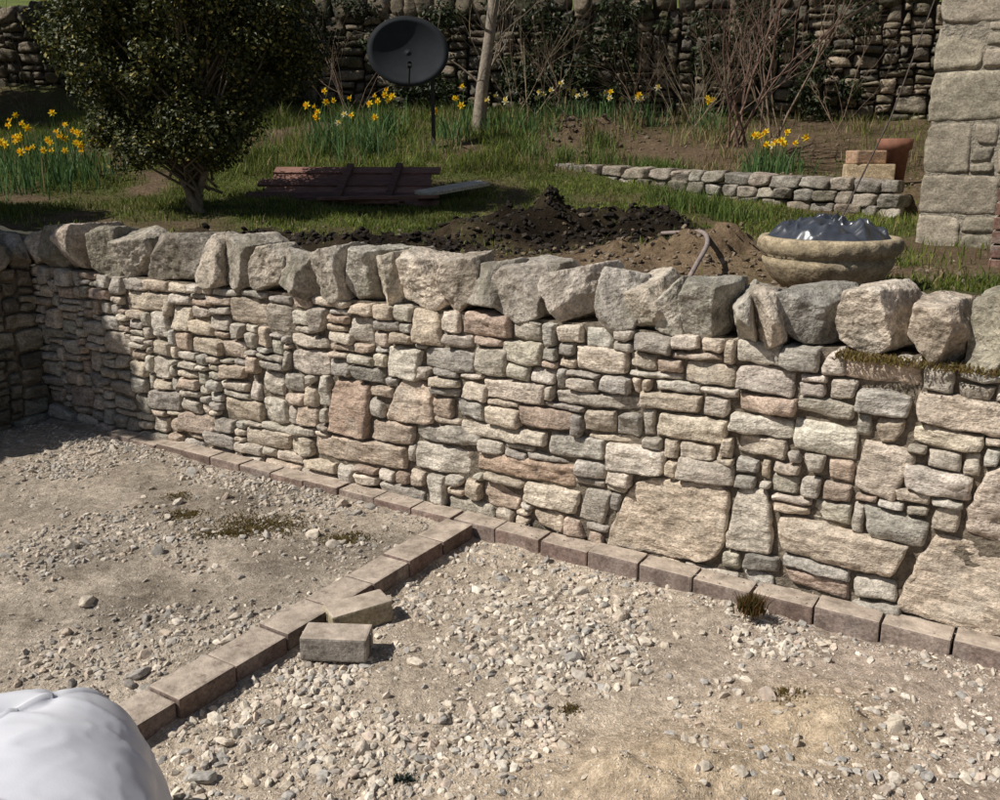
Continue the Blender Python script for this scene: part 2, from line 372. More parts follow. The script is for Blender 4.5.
for i,(a,b,t,bt) in enumerate(cop):
    m=(t+bt)/2; s0=on_wall(a,m)[0]; s1=on_wall(b,m)[0]; zt=on_wall((a+b)/2,t,.14)[1]+R(-.01,.02); zb=.93
    col=pick(CP,.2)
    if i in(24,): col=np.array((.27,.255,.23))
    if i==5: col=np.array((.21,.185,.155))
    k=(s1-s0)/2
    parts.append(coping((s0+s1)/2,k*(.86 if k>.1 else .93),zb,zt,W,-N,O,col,lean=R(-.3,.08) if i not in (24,25,26,27) else R(-.08,.08),lev=6))
s=on_wall(1022,320)[0]+.09
while s<2.15: parts.append(coping(s,.1,.94,R(1.14,1.2),W,-N,O,pick(CP))); s+=.19
build('coping_stones',parts,M_cope,True,wall)
parts=[];s=-.28
while s<3.4: parts.append(coping(s,R(.07,.1),.94,R(1.12,1.18),-N,W,SQ(-5.36,0),pick(CP)*.6)); s+=.16  # coping colour darkened as well, shade of the return wall
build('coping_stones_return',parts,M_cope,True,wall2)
# ---------------------------------------------------------------- yard ground
mound=on_ground(690,800); md2=on_ground(815,722)
def zy(x,y):
    P=np.stack([x,y,0*x],-1); s=(P-O)@W; q=(P-O)@N
    z=n2(x,y,1.3,3)*.012+n2(x,y,6,3,5)*.009+n2(x,y,22,3,8)*.006
    left=1/(1+np.exp((s+2.12)/.03))
    z=z-.022+left*.030
    z=z+.13*np.exp(-(((x-mound[0])/.40)**2+((y-mound[1])/.20)**2))*(1+.4*n2(x,y,7,3,2))
    z=z+.07*np.exp(-(((x-md2[0])/.17)**2+((y-md2[1])/.13)**2))*(1+.4*n2(x,y,9,3,12))
    z=z-.014*np.exp(-((s+1.98)/.08)**2)
    g=on_ground(560,620); z=z+.02*np.exp(-(((x-g[0])/.4)**2+((y-g[1])/.3)**2))
    return z
def grid(a,b,zf,cf):
    A,B=np.meshgrid(a,b); x=O[0]+A*W[0]+B*N[0]; y=O[1]+A*W[1]+B*N[1]
    z=zf(x,y); V=np.stack([x,y,z],-1).reshape(-1,3); nx=len(a);ny=len(b)
    i=np.arange(nx*ny).reshape(ny,nx); f=np.stack([i[:-1,:-1],i[:-1,1:],i[1:,1:],i[1:,:-1]],-1).reshape(-1,4)
    return (V,f,cf(x,y,z).reshape(-1,3))
def ycol(x,y,z):
    P=np.stack([x,y,0*x],-1); s=(P-O)@W; q=(P-O)@N
    t=lambda c: np.array(c)*np.ones(x.shape+(1,))
    c=t((.56,.475,.38)); L=(1/(1+np.exp((s+2.12)/.02)))[...,None]; c=c*(1-L)+t((.50,.43,.35))*L
    pk=(1/(1+np.exp(-(s+.75)/.2)))[...,None]*(1-L); c=c*(1-.7*pk)+t((.52,.42,.355))*.7*pk
    mo=np.clip(np.exp(-(((x-mound[0])/.55)**2+((y-mound[1])/.3)**2))+np.exp(-(((x-md2[0])/.28)**2+((y-md2[1])/.2)**2)),0,1)[...,None]; c=c*(1-.85*mo)+t((.56,.445,.31))*.85*mo
    nn=n2(x,y,1.8,4,11)[...,None]; c=c*(1+.18*nn)
    d2=np.clip(n2(x,y,2.3,3,61)-.1,0,1)[...,None]; c=c*(1-.4*d2*L)
    return c
a=np.concatenate([np.linspace(-60,-6,20),np.arange(-5.6,1.6,.016),np.linspace(1.8,60,20)])
b=np.concatenate([np.linspace(-60,-3.2,24),np.arange(-2.9,.12,.016)])
build('yard_ground',[grid(a,b,zy,ycol)],M_ground,True)
# kerbs
BL=.226; kz=.045
KP=np.array([(.21,.15,.13),(.24,.175,.15),(.205,.16,.14),(.25,.195,.17),(.185,.135,.115)])
parts=[]; s=-4.66
while s<2.0:
    th=R(-.012,.012)
    parts.append(boxpart((BL-.007,.112,.11),.008,SQ(s+BL/2,-.060+R(-.005,.005),kz-.055+R(-.006,.006)),(W*math.cos(th)+N*math.sin(th),N*math.cos(th)-W*math.sin(th),Z+W*R(-.02,.02)),pick(KP),.0018)); s+=BL
q=-.122
while q>-3.2:
    th=R(-.015,.015)
    parts.append(boxpart((.14,BL-.006,.12),.008,SQ(-2.125+R(-.005,.005),q-BL/2,kz-.06+R(-.005,.003)),(W*math.cos(th)+N*math.sin(th),N*math.cos(th)-W*math.sin(th),Z),pick(KP)*.8,.002)); q-=BL
build('block_kerb_edging',parts,M_kerb,False)
def paver(name,u,v,ang,col,zc,tilt=0):
    P=on_ground(u,v,zc); c,s=math.cos(ang),math.sin(ang)
    ax=(np.array([c,s,tilt]),np.array([-s,c,0]),np.array([-tilt*c,-tilt*s,1.0]))
    parts=[boxpart((.225,.112,.085),.008,P,ax,col,.001)]
    for k in (-1,1): parts.append(boxpart((.004,.006,.07),0.001,P+ax[0]*.1145*k,ax,np.array(col)*.7))
    build(name,parts,M_kerb,False)
paver('loose_block_paver',337,642,math.radians(-4),(.25,.225,.20),.03)
paver('loose_block_paver',358,613,math.radians(30),(.36,.31,.21),.016,.04)
# ---------------------------------------------------------------- gravel
def scatter(n,smin,smax,dens,palette,level,zf=zy,region=(-5.3,1.2,-2.75,-.12),flat=.6,pw=2.0,sink=.15):
    variants=[hull(level,5,k=30,jit=.3,cut=(.85,1.25)) for _ in range(24)]
    f=variants[0][1]; BV=np.array([v[0] for v in variants]); nv=BV.shape[1]
    s=rng.uniform(region[0],region[1],n*4);q=rng.uniform(region[2],region[3],n*4)
    x=O[0]+s*W[0]+q*N[0];y=O[1]+s*W[1]+q*N[1]
    keep=(rng.random(n*4)<dens(x,y,s,q))
    keep&=~((s>-2.21)&(s<-2.04)&(q<0)); keep&=y>1.2
    x=x[keep][:n];y=y[keep][:n];m=len(x)
    sz=smin+(smax-smin)*rng.random(m)**pw
    vi=rng.integers(0,24,m)
    q4=rng.normal(0,1,(m,4));q4/=np.linalg.norm(q4,axis=1)[:,None];w_,a_,b_,c_=q4.T
    Rm=np.stack([1-2*(b_*b_+c_*c_),2*(a_*b_-c_*w_),2*(a_*c_+b_*w_),2*(a_*b_+c_*w_),1-2*(a_*a_+c_*c_),2*(b_*c_-a_*w_),2*(a_*c_-b_*w_),2*(b_*c_+a_*w_),1-2*(a_*a_+b_*b_)],-1).reshape(m,3,3)
    Vl=BV[vi]*np.stack([np.ones(m),rng.uniform(.55,1,m),rng.uniform(.35,.75,m)],-1)[:,None,:]
    Vl=np.einsum('mij,mkj->mki',Rm,Vl)*(sz/2)[:,None,None]
    Vl[:,:,2]*=flat+.2
    z=zf(x,y)+sz*flat*.5*(1-2*sink*rng.random(m))-sz*.18
    V=Vl+np.stack([x,y,z],-1)[:,None,:]
    Fc=(f[None]+ (np.arange(m)*nv)[:,None,None]).reshape(-1,3)
    col=palette[rng.integers(0,len(palette),m)]*rng.uniform(.75,1.12,(m,1))
    C=np.repeat(col,nv,axis=0)
    return (V.reshape(-1,3),Fc,C)
GP=np.array([(.62,.555,.46),(.59,.52,.43),(.53,.475,.40),(.46,.41,.355),(.65,.59,.50),(.55,.455,.375),(.40,.375,.34),(.59,.51,.41),(.56,.485,.395)])
LP=np.array([(.52,.455,.37),(.47,.415,.345),(.36,.33,.29),(.56,.495,.415),(.41,.375,.335),(.49,.405,.325)])
gc=on_ground(490,690); g2=on_ground(640,610); g3=on_ground(900,720)
def dR(x,y,s,q):
    d=.28+1.1*np.exp(-(((x-gc[0])/.75)**2+((y-gc[1])/.55)**2))+.4*np.exp(-(((x-g2[0])/.6)**2+((y-g2[1])/.35)**2))+.4*np.exp(-(((x-g3[0])/.45)**2+((y-g3[1])/.5)**2))
    d=d*(.8+1.0*n2(x,y,3.2,3,21)); d=d*(1-.93*np.clip(np.exp(-(((x-mound[0])/.5)**2+((y-mound[1])/.26)**2))+np.exp(-(((x-md2[0])/.22)**2+((y-md2[1])/.17)**2)),0,1))
    return np.where(s>-2.04,np.clip(d,.02,1),0)
def dL(x,y,s,q): return np.where(s<-2.21,np.clip(.45+1.0*n2(x,y,2.2,3,31),.04,1),0)
gr=[scatter(16000,.007,.040,dR,GP,1,pw=2.4),scatter(30000,.003,.010,lambda x,y,s,q:np.clip(dR(x,y,s,q)+.3,0,1)*(s>-2.04),GP,1),
    scatter(170,.035,.07,dR,GP,3,pw=2.3),
    scatter(14000,.007,.035,dL,LP,1,pw=2.3),scatter(20000,.003,.010,lambda x,y,s,q:np.clip(dL(x,y,s,q)+.25,0,1)*(s<-2.21),LP,1),
    scatter(170,.035,.075,dL,LP,3,pw=2.3),
    scatter(900,.008,.026,lambda x,y,s,q:.6*(q>-.25),LP,1,region=(-5.3,1.2,-.26,-.13))]
kt=lambda x,y: 0*x+.046
gr.append(scatter(700,.003,.010,lambda x,y,s,q:.6+0*x,LP,1,zf=kt,region=(-4.6,1.2,-.112,-.0)))
build('gravel',gr,M_grav,False)
# ---------------------------------------------------------------- garden terrain
EA=np.array([2.98,7.05]);EB=np.array([.2,9.5]); ED=(EB-EA)/np.linalg.norm(EB-EA); EN=np.array([-ED[1],ED[0]]); 
if EN[1]<0: EN=-EN
heaps=((.0,5.95,.18,.36,.26),(.50,6.05,.23,.36,.26),(.98,6.0,.16,.3,.25),(.9,5.15,.10,.5,.3),(1.35,5.2,.10,.4,.3),(-.8,5.6,.08,.6,.3),(-1.7,6.0,.06,.5,.3),(.9,10.3,.18,.5,.35))
def base(y): return np.interp(y,[3,4.5,6,8,9,10,11,12,13,20,60,200],[1.0,1.0,1.08,1.27,1.5,1.78,1.98,2.15,2.6,4.6,18,50])
def etop(al): return 1.425+.035*al
def zg(x,y,wall=True):
    b_=base(y)
    d=(x-EA[0])*EN[0]+(y-EA[1])*EN[1]; al=(x-EA[0])*ED[0]+(y-EA[1])*ED[1]
    k=1/(1+np.exp(-(d-.16)/.03)); k=np.where(al<3.4,k,0)
    z=b_*(1-k)+np.maximum(b_,etop(np.clip(al,-1,4))-.03)*k
    z=z+n2(x,y,1.0,3,4)*.025+n2(x,y,5,3,6)*.015
    for cx,cy,am,rx,ry in heaps:
        g=np.exp(-(((x-cx)/rx)**2+((y-cy)/ry)**2)); z=z+am*g*(1+.5*n2(x,y,6,3,14))+.04*g*n2(x,y,17,2,15)
    return z
def inbed(x,y):
    d=(x-EA[0])*EN[0]+(y-EA[1])*EN[1]; return (d>0)&(x>.7)
def soil_and_shade(x,y):
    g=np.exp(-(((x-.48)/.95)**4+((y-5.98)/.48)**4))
    g=np.maximum(g,.85*np.exp(-(((x+1.0)/1.2)**4+((y-5.55-.25*(-x-1))/.42)**4)))  # strip along the wall: bush shadow painted into the ground colour
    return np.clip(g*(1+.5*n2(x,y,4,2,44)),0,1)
def gmask(x,y):
    q=x*N[0]+y*N[1]-3.2
    m=1/(1+np.exp(-(q-1.4-.9*n2(x,y,1.4,2,3))/.25))
    m=np.where(x<-1.0,np.maximum(m,.9),m)
    for cx,cy,rx,ry in ((.9,10.2,.7,.5),(1.9,9.6,.8,.6),(1.2,5.1,.9,.5)): m=m*(1-np.exp(-(((x-cx)/rx)**2+((y-cy)/ry)**2)))
    m=m*(1-.93*soil_and_shade(x,y))
    m=np.where(inbed(x,y),m*.12,m)
    return np.clip(m*(.75+.95*n2(x,y,1.9,3,9)),0,1)
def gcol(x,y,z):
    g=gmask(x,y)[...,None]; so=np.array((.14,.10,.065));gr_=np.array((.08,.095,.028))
    dark=soil_and_shade(x,y)[...,None]  # dark heap soil plus the painted bush shade
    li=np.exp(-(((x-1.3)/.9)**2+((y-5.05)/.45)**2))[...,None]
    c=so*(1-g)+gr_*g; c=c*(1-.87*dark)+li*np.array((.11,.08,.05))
    far=np.clip((y-12.5)/1,0,1)[...,None]; c=c*(1-far)+np.array((.13,.16,.05))*far
    return c
a=np.concatenate([np.linspace(-120,-12,24),np.arange(-11,4,.05),np.linspace(5,120,24)])
b=np.concatenate([np.arange(.42,11,.04),np.linspace(12,150,40)])
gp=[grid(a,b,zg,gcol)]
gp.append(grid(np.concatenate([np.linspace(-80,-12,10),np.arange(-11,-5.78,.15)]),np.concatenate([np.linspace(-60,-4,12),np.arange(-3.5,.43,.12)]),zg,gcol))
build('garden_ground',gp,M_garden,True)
SP=np.array([(.03,.023,.018),(.02,.016,.013),(.042,.033,.026)]);SP2=np.array([(.2,.15,.1),(.16,.12,.08),(.25,.2,.15)])
build('soil_clods',[scatter(2600,.01,.055,lambda x,y,s,q:soil_and_shade(x,y),SP,2,zf=zg,region=(-5.2,-1.0,.9,3.2),pw=2.2),
   scatter(1200,.01,.045,lambda x,y,s,q:np.exp(-(((x-1.2)/.9)**2+((y-5.0)/.5)**2)),SP2,2,zf=zg,region=(-3,.5,.6,3.2),pw=2.5),
   scatter(500,.01,.05,lambda x,y,s,q:.5+0*x,SP2*.7,1,zf=zg,region=(-5,.5,.6,2.2),pw=2.5),
   scatter(900,.01,.05,lambda x,y,s,q:inbed(x,y)*(y<10.6)*1.0,SP2*.8,1,zf=zg,region=(-5,1.5,4,7.5),pw=2.5),
   scatter(500,.02,.08,lambda x,y,s,q:np.exp(-(((x-.9)/.6)**2+((y-10.2)/.4)**2)),SP2*.6,2,zf=zg,region=(-6,-2,4.5,7),pw=2.5)],M_grav,False)
# grass
def blades(x,y,z,hgt,wid,lean,cols,rs=rng):
    m=len(x); an=rs.uniform(0,2*math.pi,m); la=rs.uniform(0,2*math.pi,m); l=rs.uniform(0,1,m)*lean
    c,s=np.cos(an)*wid/2,np.sin(an)*wid/2
    P=np.stack([x,y,z-.01],-1); S=np.stack([c,s,0*c],-1); D=np.stack([np.cos(la)*l,np.sin(la)*l,0*l],-1)*hgt[:,None]
    up=np.stack([0*c,0*c,hgt],-1)
    V=np.stack([P-S,P+S,P+up*.55+D*.35+S*.8,P+up*.55+D*.35-S*.8,P+up*np.sqrt(np.clip(1-.4*l*l,.2,1))[:,None]+D],1).reshape(-1,3)
    o=(np.arange(m)*5)[:,None]
    return (V,[o+np.array([0,1,2,3]),o+np.array([3,2,4])],np.repeat(cols,5,0))
def gcols(m,lo=(.06,.095,.02),hi=(.22,.25,.05),dry=.12):
    t=rng.random((m,1)); c=np.array(lo)*(1-t)+np.array(hi)*t
    d=rng.random(m)<dry; c[d]=np.array((.34,.27,.14))*rng.uniform(.6,1.1,(d.sum(),1)); return c
def scatter_grass(n,x0,x1,y0,y1,h0,h1,mask):
    x=rng.uniform(x0,x1,n);y=rng.uniform(y0,y1,n)
    k=(rng.random(n)<mask(x,y))&(x*N[0]+y*N[1]-3.2>.5)&(np.abs(x/y)<.75); x=x[k];y=y[k]
    h=rng.uniform(h0,h1,len(x))*(1+.5*n2(x,y,3,2,7))
    c=gcols(len(x))*(1+.35*n2(x,y,2.4,3,88))[:,None]
    return blades(x,y,zg(x,y),h,rng.uniform(.005,.010,len(x)),.8,c)
build('grass',[scatter_grass(180000,-6,4.2,4.0,9.5,.02,.06,lambda x,y:gmask(x,y)**1.3),
  scatter_grass(70000,-6,5,8.8,12.2,.05,.14,lambda x,y:gmask(x,y)),
  scatter_grass(4000,1.6,3.4,3.4,6.8,.04,.12,lambda x,y:np.clip(.05+n2(x,y,3,2,77)*1.3,0,1))],M_grass,False)
def tuft(x,y,n,hgt,spread,lo=(.05,.09,.02),hi=(.18,.24,.06),wid=.010,lean=.7,dry=.05):
    xs=x+rng.normal(0,spread,n);ys=y+rng.normal(0,spread,n)
    return blades(xs,ys,zg(xs,ys),rng.uniform(.5,1,n)*hgt,np.full(n,wid),lean,gcols(n,lo,hi,dry))
tp=[]
for i in range(200):
    x=R(-5,4.2);y=R(9.0,11.6); b_=bool(inbed(np.array(x),np.array(y)))
    if b_ and rng.random()<.45: continue
    tp.append(tuft(x,y,int(R(15,45)),R(.10,.32),R(.05,.12),dry=.75 if b_ else .25))
for u_,y_ in ((640,8.9),(655,8.7),(670,8.6),(560,9.3),(600,9.2),(520,9.5),(600,9.8),(690,7.3),(710,7.2),(670,7.6),(735,6.9)):
    tp.append(tuft((u_-500)/F*y_*.97,y_,140,.2,.1))
build('border_grass_tufts',tp,M_grass,False)
# daffodils
def flower(p,fd,r,col,tc):
    fd=fd/np.linalg.norm(fd);a=np.cross(fd,[0,0,1.0]);a/=np.linalg.norm(a);b_=np.cross(a,fd)
    V=[];f=[];C=[]
    for k in range(6):
        t=k*math.pi/3;t1=t-.42;t2=t+.42
        o=len(V);V+=[p,p+r*.6*(math.cos(t1)*a+math.sin(t1)*b_)+fd*r*.1,p+r*(math.cos(t)*a+math.sin(t)*b_)-fd*r*.05,p+r*.6*(math.cos(t2)*a+math.sin(t2)*b_)+fd*r*.1]
        f.append([o,o+1,o+2,o+3]);C+=[col]*4
    o=len(V)
    for rr,h in ((.2,0.02),(.3,.6),(.42,.75)):
        for k in range(8):
            t=k*math.pi/4; V.append(p+rr*r*(math.cos(t)*a+math.sin(t)*b_)+fd*r*h);C.append(tc)
    for j in range(2):
        for k in range(8): f.append([o+j*8+k,o+j*8+(k+1)%8,o+(j+1)*8+(k+1)%8,o+(j+1)*8+k])
    return (np.array(V),np.array(f),np.array(C))
def daff(cx,cy,spr,nl,nf,hh=.34,pale=0.0,r=.043):
    parts=[tuft(cx,cy,nl,hh,spr,lo=(.05,.11,.045),hi=(.14,.24,.08),wid=.013,lean=.6,dry=.03)]
    for i in range(nf):
        x=cx+R(-1.6,1.6)*spr;y=cy+R(-1.4,1)*spr;z=float(zg(np.array([x]),np.array([y]))[0]);h=hh*R(.8,1.2)
        l=np.array([R(-.06,.06),R(-.06,.04),0])
        top=np.array([x,y,z+h])+l
        parts.append(tube([(x,y,z),(x+l[0]*.4,y+l[1]*.4,z+h*.6),top],[.004,.004,.003],4,(.08,.14,.04)))
        fd=np.array([R(-1.2,.4),R(-1,-.2),R(-.2,.35)])
        w=rng.random()<pale
        parts.append(flower(top+fd*.01,fd,r*R(.8,1.15),(.75,.72,.5) if w else (.85,.66,.03),(.8,.62,.12) if w else (.82,.45,.01)))
    build('daffodil_clump',parts,M_flower,False)
def bx(u,y): return (u-500)/F*y*.96
for u_,y_,sp,nl,nf,pa,hh in ((30,8.4,.22,160,16,0,.36),(75,8.6,.2,130,10,0,.34),(10,8.9,.2,100,7,0,.36),(50,9.3,.2,100,7,0,.36),(325,9.6,.12,70,5,0,.4),(365,9.5,.15,110,6,.1,.42),(385,10.2,.14,90,6,0,.42),(470,10.4,.14,60,4,.2,.4),
   (515,10.2,.16,120,4,.7,.32),(560,10.5,.18,120,6,1,.3),(595,10.8,.2,110,9,.8,.34),(640,11,.16,80,5,.5,.36),(768,8.6,.11,120,9,.1,.34),(790,8.9,.1,60,3,0,.3),(705,10.6,.12,50,3,.2,.4),(450,10.0,.12,60,3,0,.3),(345,10.4,.16,80,4,0,.4)):
    daff(bx(u_,y_),y_,sp,nl,nf,hh,pa)
# ---------------------------------------------------------------- foliage
def leaves(cent,rad,n,size,lo,hi,droop=0.0,yel=.0):
    cent=np.array(cent);rad=np.array(rad);m=len(cent)
    ci=rng.choice(m,n,p=rad**2/np.sum(rad**2))
    d=rng.normal(0,1,(n,3));d/=np.linalg.norm(d,axis=1)[:,None]
    r=rad[ci]*(rng.random(n)**.45)
    P=cent[ci]+d*r[:,None]*np.array([1,1,.85])
    nr=d+rng.normal(0,.6,(n,3))+np.array([0,0,.45]);nr/=np.linalg.norm(nr,axis=1)[:,None]
    t=np.cross(nr,rng.normal(0,1,(n,3)));t/=np.linalg.norm(t,axis=1)[:,None];t[:,2]-=droop;s=np.cross(nr,t)
    L=size*rng.uniform(.6,1.25,(n,1))
    V=np.stack([P,P+t*L*.5+s*L*.3,P+t*L-nr*L*.12,P+t*L*.5-s*L*.3],1).reshape(-1,3)
    f=(np.arange(n)*4)[:,None]+np.array([0,1,2,3])
    tt=rng.random((n,1))**1.5;C=np.array(lo)*(1-tt)+np.array(hi)*tt
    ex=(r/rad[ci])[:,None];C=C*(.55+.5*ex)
    yy=rng.random(n)<yel; C[yy]=np.array((.32,.27,.08))
    return (V,f,np.repeat(C,4,0))
def branchy(p,d,L,r,depth,out,col,kids=4,spread=.6,grav=.0,wob=.12,tips=None,sides=5):
    d=np.array(d,float);d/=np.linalg.norm(d);P=[np.array(p,float)];n=6
    for i in range(n):
        d=d+rng.normal(0,wob,3)+np.array([0,0,grav]);d/=np.linalg.norm(d);P.append(P[-1]+d*L/n)
    rr=np.linspace(r,r*.45,n+1);out.append(tube(P,rr,sides if depth>0 else 4,col))
    if depth<=0: return
    for k in range(kids):
        i=int(rng.integers(2,n+1));dd=d+rng.normal(0,spread,3);branchy(P[i],dd,L*R(.5,.75),rr[i]*.6,depth-1,out,col,kids,spread,grav,wob,tips,sides)
def bush(name,base_,blobs,nleaf,lsz,trunks=3,trunkr=.035,nclump=120,lo=(.018,.03,.010),hi=(.075,.10,.03),cr=(.12,.26),yel=.03):
    e=empty(name);br=[];cents=[];rads=[]
    for c,rd,wt in blobs:
        for i in range(int(nclump*wt)):
            d=rng.normal(0,1,3);d/=np.linalg.norm(d);rr=rng.random()**.4
            cents.append(np.array(c)+d*rr*np.array(rd));rads.append(R(*cr))
    b0=np.array(base_,float)
    for i in range(trunks):
        t=np.array(blobs[0][0])+np.array([R(-.5,.5),R(-.3,.3),R(-.4,.3)])*np.array(blobs[0][1])*.6
        n=7;P=[b0+np.array([R(-.08,.08),R(-.05,.05),-.05])+(t-b0)*k/n+rng.normal(0,.035,3)*np.linalg.norm(t-b0)*.5*(k>0) for k in range(n+1)]
        br.append(tube(P,np.linspace(trunkr*R(.8,1.1),trunkr*.3,n+1),7,(.2,.16,.11)))
    for c in cents[::3]:
        m_=b0+np.array([0,0,(c[2]-b0[2])*.45])+rng.normal(0,.08,3); br.append(tube([m_,(m_+c)/2+rng.normal(0,.06,3),c],[.012,.008,.003],4,(.16,.13,.09)))
    build('branches',br,M_bark,True,e)
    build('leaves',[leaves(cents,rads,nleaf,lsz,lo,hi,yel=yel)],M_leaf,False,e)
bush('evergreen_bush',(-2.28,7.05,1.15),[((-2.42,7.25,2.45),(.88,.75,.85),1.0),((-2.3,7.3,3.35),(.75,.7,.6),.6),((-2.95,7.1,2.6),(.34,.4,.4),.22),((-1.75,7.25,2.7),(.38,.4,.7),.4),((-2.4,7.0,1.8),(.6,.4,.25),.3)],150000,.035,4,nclump=190,lo=(.020,.031,.010),hi=(.115,.12,.032),cr=(.10,.22),yel=.09)
# neighbouring trees left of the garden (they shade its corner)
bush('evergreen_tree',(-5.6,4.6,1.0),[((-5.55,4.65,3.75),(.7,.7,.65),1.0)],11000,.09,2,.05,nclump=90,cr=(.15,.28))
bush('evergreen_tree',(-6.4,6.0,1.1),[((-6.2,6.0,3.6),(1.0,.75,.65),1.0)],14000,.10,3,.06,nclump=120,cr=(.2,.35))
bush('evergreen_tree',(-8.0,10.6,1.9),[((-8.0,10.8,5.6),(2.6,1.1,3.2),1.0)],26000,.16,3,.12,nclump=240,cr=(.3,.55))
iv=[];ir=[]
for i in range(110):
    x=R(-6,4.5); y=12-.15*x-R(.1,.35); iv.append((x,y,R(2.1,3.5)));ir.append(R(.1,.3))
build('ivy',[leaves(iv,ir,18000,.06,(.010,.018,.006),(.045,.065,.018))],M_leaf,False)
tr=empty('young_tree');out=[]
P0=np.array([bx(478,10.3),10.3,1.85])
pts=[P0,P0+(.05,0,.5),P0+(.13,.0,1.0),P0+(.2,0,1.6),P0+(.22,.05,2.6),P0+(.4,0,3.6)]
out.append(tube(pts,[.085,.068,.06,.052,.04,.02],10,(.24,.20,.155)))
for i in range(14):
    k=int(rng.integers(1,6)); branchy(pts[k],(R(-1,1),R(-.6,.6),R(.3,1)),R(.6,1.3),.014,2,out,(.2,.16,.12),4,.5,.03,.14)
build('trunk_and_limbs',out,M_bark,True,tr)
def shrub(name,u,y,z,n,L,r,col,spread=.35,kids=4,dx=0,depth=2):
    o=[];x=bx(u,y)
    for i in range(n): branchy((x+R(-.12,.12),y+R(-.1,.1),z-.05),(dx+R(-spread,spread),R(-.3,.3),1),L*R(.6,1.1),r*R(.6,1.1),depth,o,np.array(col)*R(.7,1.1),kids,.4,.02,.1)
    build(name,o,M_bark,True)
shrub('bare_shrub',738,9.0,1.75,8,1.35,.016,(.17,.105,.078),.5,4)
shrub('bare_shrub',770,9.4,1.85,5,1.5,.012,(.2,.145,.105),.5,4)
for u_,y_,n_,L_ in ((560,11.0,5,1.1),(640,10.8,6,1.0),(690,10.2,6,.9),(350,11.2,6,1.3),(520,11.3,5,1.3),(840,10.2,4,1.1),(30,11.3,6,1.2),(715,10.6,6,1.2)):
    shrub('bare_shrub',u_,y_,base(y_),n_,L_,.007,(.18,.125,.085) if rng.random()<.6 else (.25,.20,.13),.9,4)
# ---------------------------------------------------------------- low edging wall
e=empty('low_stone_edging_wall'); L_=3.1; A3=np.array([*ED,0]); B3=np.array([-EN[0],-EN[1],0])
parts=[]
for j in range(4):
    s=-.05-R(0,.1)
    while s<L_:
        w=R(.13,.27) if j==3 else R(.12,.22); m_=s+w/2; p=EA+ED*m_
        zt=etop(m_)+.015; zb=float(zg(np.array([p[0]-EN[0]*.12]),np.array([p[1]-EN[1]*.12]))[0])-.03
        hh=.098; zc=zt-hh*(3.5-j)
        if zc+hh*.5>zb and m_<L_:
            V,f=hull(4,6,k=40,jit=.12,cut=(1.15,1.45));V=V*np.array([w/2*1.0,.11,hh/2*1.03]);V=V+(fbm(V*20+R(0,99),3)*.007)[:,None]*V/np.linalg.norm(V,axis=1)[:,None]
            c=np.array([*p,zc+R(-.006,.006)]);parts.append((c+V[:,0:1]*A3+(V[:,1:2]+R(-.015,.015))*B3+V[:,2:3]*Z,f,pick(CP,.2)*.62))
        s+=w
build('edging_stones',parts,M_cope,True,e)
# ---------------------------------------------------------------- rear field wall
rd=np.array([1,-.15,0]);rd/=np.linalg.norm(rd);ro=np.array([-9.0,13.35,0]);rn=np.array([-rd[1],rd[0],0])
e=empty('rear_field_wall')
RP=np.array([(.13,.11,.085),(.16,.135,.10),(.10,.09,.075),(.20,.165,.125),(.13,.11,.08)])  # dark mossy stone, with tree shade also put into the colour
qs=pack(0,17,1.75,3.35,[],cell=.02,hr=(4,8),wr=(7,17))
parts=[]
for qd in qs:
    k=1.0 if qd[0][0]<12 else 1.45  # right stretch coloured lighter, as the sunlit part of the wall
    parts.append(stone_face(qd,(rd,-rn,ro),pick(RP,.25)*k,R(0,.05),gap=.006,dep=.15,res=.05,amp=.014,warp=.03,fac=.2))
s=0
while s<17:
    V,f=hull(3,7,k=30);hw=R(.09,.16);V=V*np.array([hw,.2,R(.1,.16)]);parts.append((ro+(s+V[:,0:1])*rd+(.15+V[:,1:2])*rn+(3.45+V[:,2:3])*Z,f,pick(RP)));s+=hw*1.9
build('field_wall_stones',parts,M_rear,True,e)
build('field_wall_core',[boxpart((17,.4,2.2),0,ro+rd*8.5+rn*.26+Z*2.25,(rd,rn,Z),(.03,.025,.02))],M_core,False,e)
# ---------------------------------------------------------------- cottage corner
C0=np.array([2.62,5.78,0]);e=empty('stone_cottage')
HQ=[];z=.95;k=0
while z<3.7:
    h=R(.24,.36);w=R(.40,.46) if k%2 else R(.24,.3);HQ.append([(0,z),(w,z),(w,z+h),(0,z+h)]);z+=h;k+=1
win=[(2.3,1.9),(3.3,1.9),(3.3,3.0),(2.3,3.0)]
qs=pack(0,5.6,.95,3.8,HQ,cell=.02,hr=(4,7),wr=(5,13),holes=[win])
QP=np.array([(.30,.27,.21),(.275,.245,.19),(.33,.29,.23),(.24,.215,.17)])
frC=(W,-N,C0)
parts=[stone_face(qd,frC,pick(QP,.05) if i<len(HQ) else pick(QP)*.85,R(0,.012) if i<len(HQ) else R(0,.02),gap=.002,dep=.12,res=.025,amp=.005,warp=.006,tilt=.01,cap=(22,16),fac=.03) for i,qd in enumerate(qs)]
build('facade_stones',parts,M_quoin,True,e)
def cb(s0,s1,q0,q1,z0,z1): return boxpart((s1-s0,q1-q0,z1-z0),0,C0+W*(s0+s1)/2+N*(q0+q1)/2+Z*(z0+z1)/2,(W,N,Z),(.29,.255,.2))
build('walls',[cb(0.02,2.3,.008,4.5,.9,3.8),cb(3.3,5.6,.008,4.5,.9,3.8),cb(2.3,3.3,.14,4.5,.9,3.8),cb(2.3,3.3,.008,.14,.9,1.9),cb(2.3,3.3,.008,.14,3.0,3.8)],M_core,False,e)
wh=(.6,.6,.57)
